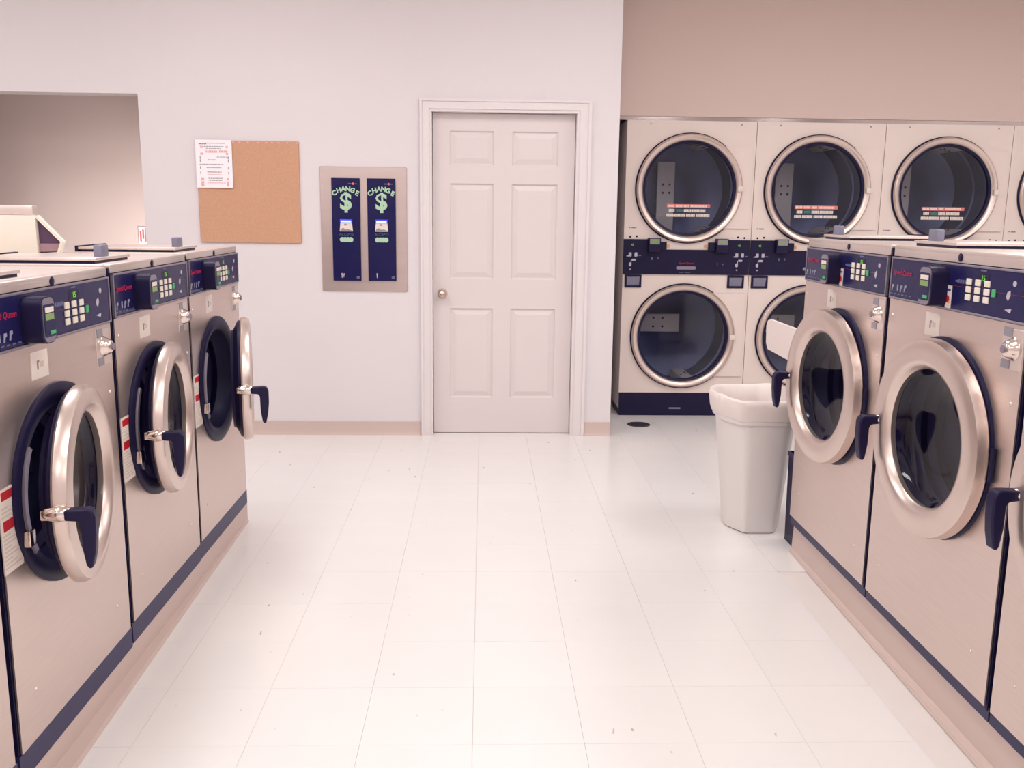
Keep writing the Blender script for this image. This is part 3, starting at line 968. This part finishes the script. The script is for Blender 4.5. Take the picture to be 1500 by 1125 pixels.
        sub('lifter_bolts', lambda bm, hol=hol: [lathe(bm, [(0, -.003), (.007, -.003), (.009, 0), (0, .001)], hx_, hz_, .545, seg=12) for hx_, hz_ in hol], M['black'], bf)
        for k, ang in enumerate((185, 305, 65) if nm == 'upper' else (165, 285, 45)):
            a = math.radians(ang)
            def f_lift(bm, a=a, z=z):
                t = bmesh.new()
                prism(t, [(-.055, .0), (-.035, -.05), (.035, -.05), (.055, .0)], .14, .60)
                for (px, py) in ((-.02, .30), (.02, .30), (-.02, .36), (.02, .36)):
                    lathe(t, [(0, -.053), (.006, -.053), (.007, -.049), (0, -.049)], px, 0, py, seg=8, axis='Z') if False else None
                mt = Matrix.Translation((cu, 0, z)) @ Matrix.Rotation(PI / 2 - a, 4, 'Y') @ Matrix.Translation((0, 0, rd - .004))
                merge(bm, t, 0, mt)
            sub('lifter', f_lift, M['lifter'], dm, smooth=0)
            def f_bolts(bm, a=a, z=z):
                t = bmesh.new()
                for px in (-.018, .018):
                    for py in (.30, .35):
                        box(t, px - .006, px + .006, py - .006, py + .006, -.054, -.048)
                mt = Matrix.Translation((cu, 0, z)) @ Matrix.Rotation(PI / 2 - a, 4, 'Y') @ Matrix.Translation((0, 0, rd - .004))
                merge(bm, t, 0, mt)
            sub('lifter_bolts', f_bolts, M['black'], dm, smooth=0)
    return root

dl = ['white stacked dryer at the left end of the dryer wall, nearest the white door',
      'white stacked dryer second from the wall corner, half hidden behind the far right washer',
      'white stacked dryer third from the wall corner, upper port above the right washers',
      'white stacked dryer cut by the right picture edge, fourth from the wall corner']
d0 = make_dryer()
for i in range(4):
    o = d0 if i == 0 else copy_tree(d0)
    o.location = (.969 + .888 * i, DRY, 0)
    tag(o, dl[i], 'dryer', 'white stacked dryers along the far wall')

# ------------------------------------------------------------------ trash can
def octa(cx, cy, hw, hd, chx, chy, z):
    return [(cx - hw + chx, cy - hd, z), (cx + hw - chx, cy - hd, z), (cx + hw, cy - hd + chy, z), (cx + hw, cy + hd - chy, z),
            (cx + hw - chx, cy + hd, z), (cx - hw + chx, cy + hd, z), (cx - hw, cy + hd - chy, z), (cx - hw, cy - hd + chy, z)]
TCX, TCY = 1.252, 4.085
def sect(t, z, grow=0.0, r=None):
    """rounded octagon section, t 0 at the foot and 1 at the rim"""
    r = (.016 + .034 * t * t) if r is None else r
    hw = .124 + .052 * t + grow
    hd = .142 + .066 * t + grow
    chx, chy = .055 + .010 * t, .105 + .02 * t
    P = [Vector(p) for p in octa(TCX - .006 * t, TCY + .004 * t, hw, hd, chx, chy, z)]
    out = []
    for i, p in enumerate(P):
        a, b = P[i - 1], P[(i + 1) % 8]
        da, db = (a - p).normalized(), (b - p).normalized()
        for k in range(6):
            s = k / 5
            q = (p + da * r) * (1 - s) ** 2 + p * 2 * s * (1 - s) + (p + db * r) * s ** 2
            out.append(q)
    return out
def loft(bm, secs, cap0=True, cap1=False):
    rings = [[bm.verts.new(p) for p in s] for s in secs]
    n = len(rings[0])
    for A, B in zip(rings[:-1], rings[1:]):
        for k in range(n):
            bm.faces.new((A[k], A[(k + 1) % n], B[(k + 1) % n], B[k]))
    if cap0: bm.faces.new(rings[0][::-1])
    if cap1: bm.faces.new(rings[-1])
can = empty('trash_can', (0, 0, 0))
tag(can, 'tall white plastic trash can with a bag folded over its rim, by the right washers', 'trash can')
def f_can(bm):
    loft(bm, [sect(0, 0.0, -.008), sect(0.01, .008), sect(.85, .515), sect(.86, .517, .010), sect(1.0, .600, .012), sect(1.0, .606, .006),
              sect(1.0, .600, -.002), sect(.8, .50, -.008), sect(.05, .02, -.008)], True, True)
cb = sub('body', f_can, M['bin'], can)
def f_liner(bm):
    rnd = random.Random(3)
    secs = []
    n = 32
    ph = [rnd.uniform(0, 6.28) for _ in range(8)]
    def crumple(sec, amp, zamp):
        out = []
        for k, p in enumerate(sec):
            a = 2 * PI * k / len(sec)
            d = Vector((p.x - TCX, p.y - TCY, 0)).normalized()
            f = math.sin(7 * a + ph[0]) * .5 + math.sin(13 * a + ph[1]) * .35 + rnd.uniform(-.4, .4)
            g = math.sin(2 * a + ph[2]) * .6 + math.sin(5 * a + ph[3]) * .4
            out.append(p + d * amp * f + Vector((0, 0, zamp * g)))
        return out
    secs.append(crumple(sect(.9, .535, .012), .004, .008))
    secs.append(crumple(sect(.93, .560, .017), .004, .004))
    secs.append(crumple(sect(1.0, .600, .019), .003, .004))
    secs.append(crumple(sect(1.0, .622, .018), .004, .006))
    secs.append(crumple(sect(1.0, .628, .008), .004, .006))
    secs.append(crumple(sect(1.0, .618, -.004), .004, .005))
    secs.append(crumple(sect(.95, .56, -.014), .008, .0))
    secs.append(crumple(sect(.85, .45, -.020), .011, .0))
    secs.append(crumple(sect(.6, .30, -.026), .012, .0))
    secs.append(crumple(sect(.3, .12, -.03), .008, .0))
    loft(bm, secs, False, True)
ln = sub('bag_liner', f_liner, M['liner'], can, smooth=60)
tag(ln, 'thin crinkled white bag folded over the rim')

# black low bin squeezed behind the trash can
bb = empty('black_bin', (0, 0, 0))
tag(bb, 'low black bin between the white trash can and the end of the right washer row', 'bin')
def f_bb(bm):
    def q(z, g): return [Vector(p) for p in ((1.345 + g, 3.757 + g, z), (1.69 - g, 3.757 + g, z), (1.69 - g, 3.888 - g, z), (1.345 + g, 3.888 - g, z))]
    loft(bm, [q(0, .006), q(.385, .002), q(.40, .002), q(.40, .010), q(.04, .014)], True, True)
sub('body', f_bb, M['black'], bb, smooth=0)
def f_bbrim(bm):
    a, b, c, d = 1.343, 1.692, 3.7555, 3.8895
    for q in ((a, a + .006, c, d), (b - .006, b, c, d), (a + .006, b - .006, c, c + .006), (a + .006, b - .006, d - .006, d)):
        box(bm, q[0], q[1], q[2], q[3], .385, .404)
sub('rim', f_bbrim, M['strip'], bb, smooth=0)

# white splash board sticking out past the far right washer
wb = empty('splash_board', (0, 0, 0))
tag(wb, 'small white rounded board above the trash can, past the end of right washer row', 'board')
BOARD = [(3.738, .795), (4.225, .805), (4.255, .83), (4.265, .91), (4.245, .938), (4.21, .945), (3.738, .945)]
sub('panel', lambda bm: prism(bm, BOARD, 1.330, 1.344, axis='X'), M['board'], wb, smooth=0)
sub('mounting_flange', lambda bm: box(bm, 1.344, 1.40, 3.737, 3.745, .80, .94, bev=.001, seg=1), M['board'], wb, smooth=0)

# floor drain
fd = empty('floor_drain', (1.070, 6.125, 0))
tag(fd, 'round dark iron floor drain in front of the left dryer', 'drain')
sub('rim', lambda bm: lathe(bm, [(.078, .0), (.078, .003), (.066, .0045), (.064, .001)], 0, 0, 0, seg=40, closed=True, axis='Z'), M['iron'], fd)
def f_grate(bm):
    for k in range(-4, 5):
        h = math.sqrt(.064 ** 2 - (k * .0145) ** 2)
        box(bm, k * .0145 - .0045, k * .0145 + .0045, -h, h, .0005, .0035)
sub('grate', f_grate, M['iron'], fd, smooth=0)
sub('sump', lambda bm: lathe(bm, [(.064, .0006), (0, .0006)], 0, 0, 0, seg=32, axis='Z'), M['black'], fd)

# cream hood box standing on the left washers
hb = empty('hood_box', (0, 0, 0))
tag(hb, 'cream metal box with a sloped open-ended hood standing on the left washers', 'box')
HY0, HY1, HZ = 3.10, 3.135, 1.2595
HXR = -1.462
def f_hbox(bm):
    box(bm, -1.77, HXR, HY0, HY1, HZ, 1.392, bev=.003)
    box(bm, -1.768, -1.582, HY1 - .004, HY0 + .24, HZ, 1.390, bev=.003)
sub('body', f_hbox, M['cream'], hb, smooth=40)
sub('cap', lambda bm: (box(bm, -1.775, HXR - .008, HY0 + .004, HY1 + .004, 1.392, 1.424, bev=.003), box(bm, -1.773, -1.587, HY1, HY0 + .245, 1.390, 1.422, bev=.003)), M['steel_top'], hb, smooth=40)
def f_hood(bm):
    o = [(HXR, 1.392), (HXR + .006, 1.392), (HXR + .084, 1.308), (HXR + .066, 1.266), (HXR, 1.262), (HXR, 1.268), (HXR + .061, 1.273), (HXR + .074, 1.307), (HXR, 1.384)]
    prism(bm, o, HY0 + .002, HY0 + .022)
sub('hood', f_hood, M['cream'], hb, smooth=0)
sub('hood_shade_sheet', lambda bm: prism(bm, [(HXR + .001, 1.382), (HXR + .072, 1.307), (HXR + .060, 1.274), (HXR + .001, 1.269)], HY0 + .016, HY0 + .021), M['brown'], hb, smooth=0)  # dark sheet painted in for the shade inside the hollow hood
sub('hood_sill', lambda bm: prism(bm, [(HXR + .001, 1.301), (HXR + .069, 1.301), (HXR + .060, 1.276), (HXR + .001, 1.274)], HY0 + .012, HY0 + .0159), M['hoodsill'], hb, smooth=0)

# ------------------------------------------------------------------ things on the back wall
cbd = empty('corkboard', (-1.432, WY, 1.52))
tag(cbd, 'square tan corkboard on the white wall above the left washers', 'corkboard')
sub('cork_sheet', lambda bm: box(bm, -.308, .308, -.013, -.001, -.304, .306, bev=.002, seg=1), M['cork'], cbd, smooth=0)
def f_st(bm):
    for k in range(9):
        x = -.09 + k * .047 + .01 * math.sin(k * 5)
        box(bm, x, x + .012, -.0145, -.012, .294, .300)
sub('torn_paper_bits', f_st, M['pink'], cbd, smooth=0)

fl = empty('flyer', (-1.636, WY - .0165, 1.687))
tag(fl, 'white printed flyer with pink border pinned at the upper left of the corkboard', 'flyer')
def f_sheet(bm):
    n = 8
    g = []
    for i in range(n + 1):
        row = []
        for j in range(2):
            for d in (0,):
                u = i / n
                z = -.142 + .284 * u
                x = (-.109 if j == 0 else .109) + .002
                y = -.0012 - .006 * (1 - u) ** 2 * (1.0 if j else .5)
                row.append((x, y, z))
        g.append(row)
    F = [[bm.verts.new(p) for p in r] for r in g]
    B = [[bm.verts.new((p[0], p[1] + .0012, p[2])) for p in r] for r in g]
    for i in range(n):
        bm.faces.new((F[i][0], F[i][1], F[i + 1][1], F[i + 1][0]))
        bm.faces.new((B[i][0], B[i + 1][0], B[i + 1][1], B[i][1]))
        for j in (0, 1):
            bm.faces.new((F[i][j], F[i + 1][j], B[i + 1][j], B[i][j]))
    bm.faces.new((F[0][0], B[0][0], B[0][1], F[0][1]))
    bm.faces.new((F[n][0], F[n][1], B[n][1], B[n][0]))
sub('sheet', f_sheet, M['paper'], fl)
def yq(z):
    u = (z + .142) / .284
    return -.0022 - .006 * (1 - u) ** 2
rr = random.Random(11)
def dashes(bm, z, x0, x1, h, wl=(.006, .016)):
    x = x0
    while x < x1:
        l = min(rr.uniform(*wl), x1 - x)
        box(bm, x, x + l, yq(z) - .0004, yq(z) + .0002, z - h / 2, z + h / 2)
        x += l + .003
def f_ink(bm):
    for z, a, b in ((.103, -.055, .062), (.091, -.043, .045), (.024, -.035, .012), (-.022, -.043, .045), (-.085, -.035, .05), (-.097, -.032, .05), (-.048, -.04, .045)):
        dashes(bm, z, a, b, .0035)
    dashes(bm, .118, -.085, -.04, .006); dashes(bm, .041, .02, .09, .003); dashes(bm, -.002, -.085, .06, .003)
    for z in (.04, .02, -.02, -.05):
        box(bm, -.082, -.078, yq(z) - .0004, yq(z), z - .012, z + .006)
        box(bm, .086, .090, yq(z) - .0004, yq(z), z - .012, z + .004)
sub('flyer_print', f_ink, M['ink'], fl, smooth=0)
def f_pk(bm):
    dashes(bm, .073, -.045, .022, .013); dashes(bm, .074, .035, .085, .012); dashes(bm, .122, -.05, .07, .005)
    for z in (.10, .06, -.09, -.11, -.125):
        box(bm, -.078, -.062, yq(z) - .0004, yq(z), z - .006, z + .006)
        box(bm, .076, .088, yq(z) - .0004, yq(z), z - .006, z + .006)
    dashes(bm, -.062, -.04, .045, .003); dashes(bm, -.112, -.042, .07, .003)
sub('flyer_pink_print', f_pk, M['pink'], fl, smooth=0)

cm = empty('change_machine', (-.737, WY, 1.304))
tag(cm, 'steel-fronted twin change machine with two navy panels, set in the white wall', 'change machine')
sub('faceplate', lambda bm: box(bm, -.264, .264, -.010, -.0005, -.380, .378, bev=.002, seg=1), M['plate'], cm, smooth=0)
for k, xc in enumerate((-.107, .110)):
    hw, z0, z1 = .0865, -.315, .309
    p = sub('bill_panel', lambda bm, xc=xc: box(bm, xc - hw, xc + hw, -.024, -.008, z0, z1, bev=.002, seg=1), M['navy'], cm, smooth=0)
    y = -.0245
    bm = bmesh.new()
    for q, ch in enumerate('CHANGE'):
        t = (q - 2.5) / 2.5
        text_bm(ch, .040, xc + t * .069, .244 - .026 * t * t, y - .0004, bm=bm, rot=t * .42, bold=.0016)
    finish(bm, 'change_lettering', M['gprint'], p, smooth=0)
    finish(text_bm('$', .142, xc, .165, y - .0004, bold=.004), 'dollar_sign', M['gprint'], p, smooth=0)
    sub('maker_logo', lambda bm, xc=xc: lathe(bm, [(0, -.0008), (.007, -.0008), (.007, .001), (0, .001)], xc + .046, .276, y, seg=16), M['pinkred'], p)
    sub('maker_print', lambda bm, xc=xc: (box(bm, xc + .016, xc + .036, y - .0005, y + .001, .273, .279), box(bm, xc + .055, xc + .070, y - .0005, y + .001, .273, .278)), M['printdim'], p, smooth=0)
    # bill acceptor
    sub('slot_bezel', lambda bm, xc=xc: box(bm, xc - .038, xc + .038, y - .012, y + .001, .042, .062, bev=.003), M['glow_blue'], p, smooth=0)
    sub('slot_light', lambda bm, xc=xc: box(bm, xc - .032, xc + .032, y - .0135, y - .002, .043, .054, bev=.001, seg=1), M['led_blue'], p, smooth=0)
    sub('bill_tray', lambda bm, xc=xc: prism(bm, [(xc - .035, .041), (xc + .035, .041), (xc + .040, -.012), (xc - .040, -.012)], y - .006, y + .001), M['sticker'], p, smooth=0)
    def f_bp(bm, xc=xc):
        prism(bm, [(xc - .034, .002), (xc - .018, .010), (xc - .004, .000), (xc + .012, .002), (xc + .036, -.006), (xc + .036, -.010), (xc - .036, -.010)], y - .0068, y)
        box(bm, xc - .012, xc + .004, y - .0068, y, .024, .034)
    sub('tray_picture', f_bp, M['ink'], p, smooth=0)
    finish(text_bm('ACCEPTS', .021, xc, -.030, y - .0004), 'accepts_lettering', M['gdim'], p, smooth=0)
    sub('denomination_badge', lambda bm, xc=xc: [lathe(bm, [(0, -.0008 - .0001 * q), (.0155, -.0008 - .0001 * q), (.0155, .001), (0, .001)], xc - .026 + .0173 * q, -.062, y, seg=18) for q in range(4)], M['gprint'], p)
    sub('lower_print', lambda bm, xc=xc, k=k: [prism(bm, [(xc - .036 + .012 * q, -.268 - .004 * q), (xc - .028 + .012 * q, -.268), (xc - .030 + .010 * q, -.298 + .006 * q), (xc - .034 + .012 * q, -.296)], y - .0006, y + .001) for q in range(2 - k)], M['print'], p, smooth=0)
    sub('corner_print', lambda bm, xc=xc: box(bm, xc + .058, xc + .076, y - .0005, y + .001, -.300, -.286), M['printdim'], p, smooth=0)

nc = empty('notice_card', (-2.427, RY, 1.228))
tag(nc, 'small pink and white notice on the wall seen through the left opening', 'notice')
sub('card', lambda bm: box(bm, -.035, .035, -.004, 0, -.06, .06), M['paper'], nc, smooth=0)
sub('card_print', lambda bm: [box(bm, -.026 + .018 * q, -.014 + .018 * q, -.0048, -.003, -.045 + .02 * (q % 2), .03 + .01 * q) for q in range(3)], M['pinkred'], nc, smooth=0)
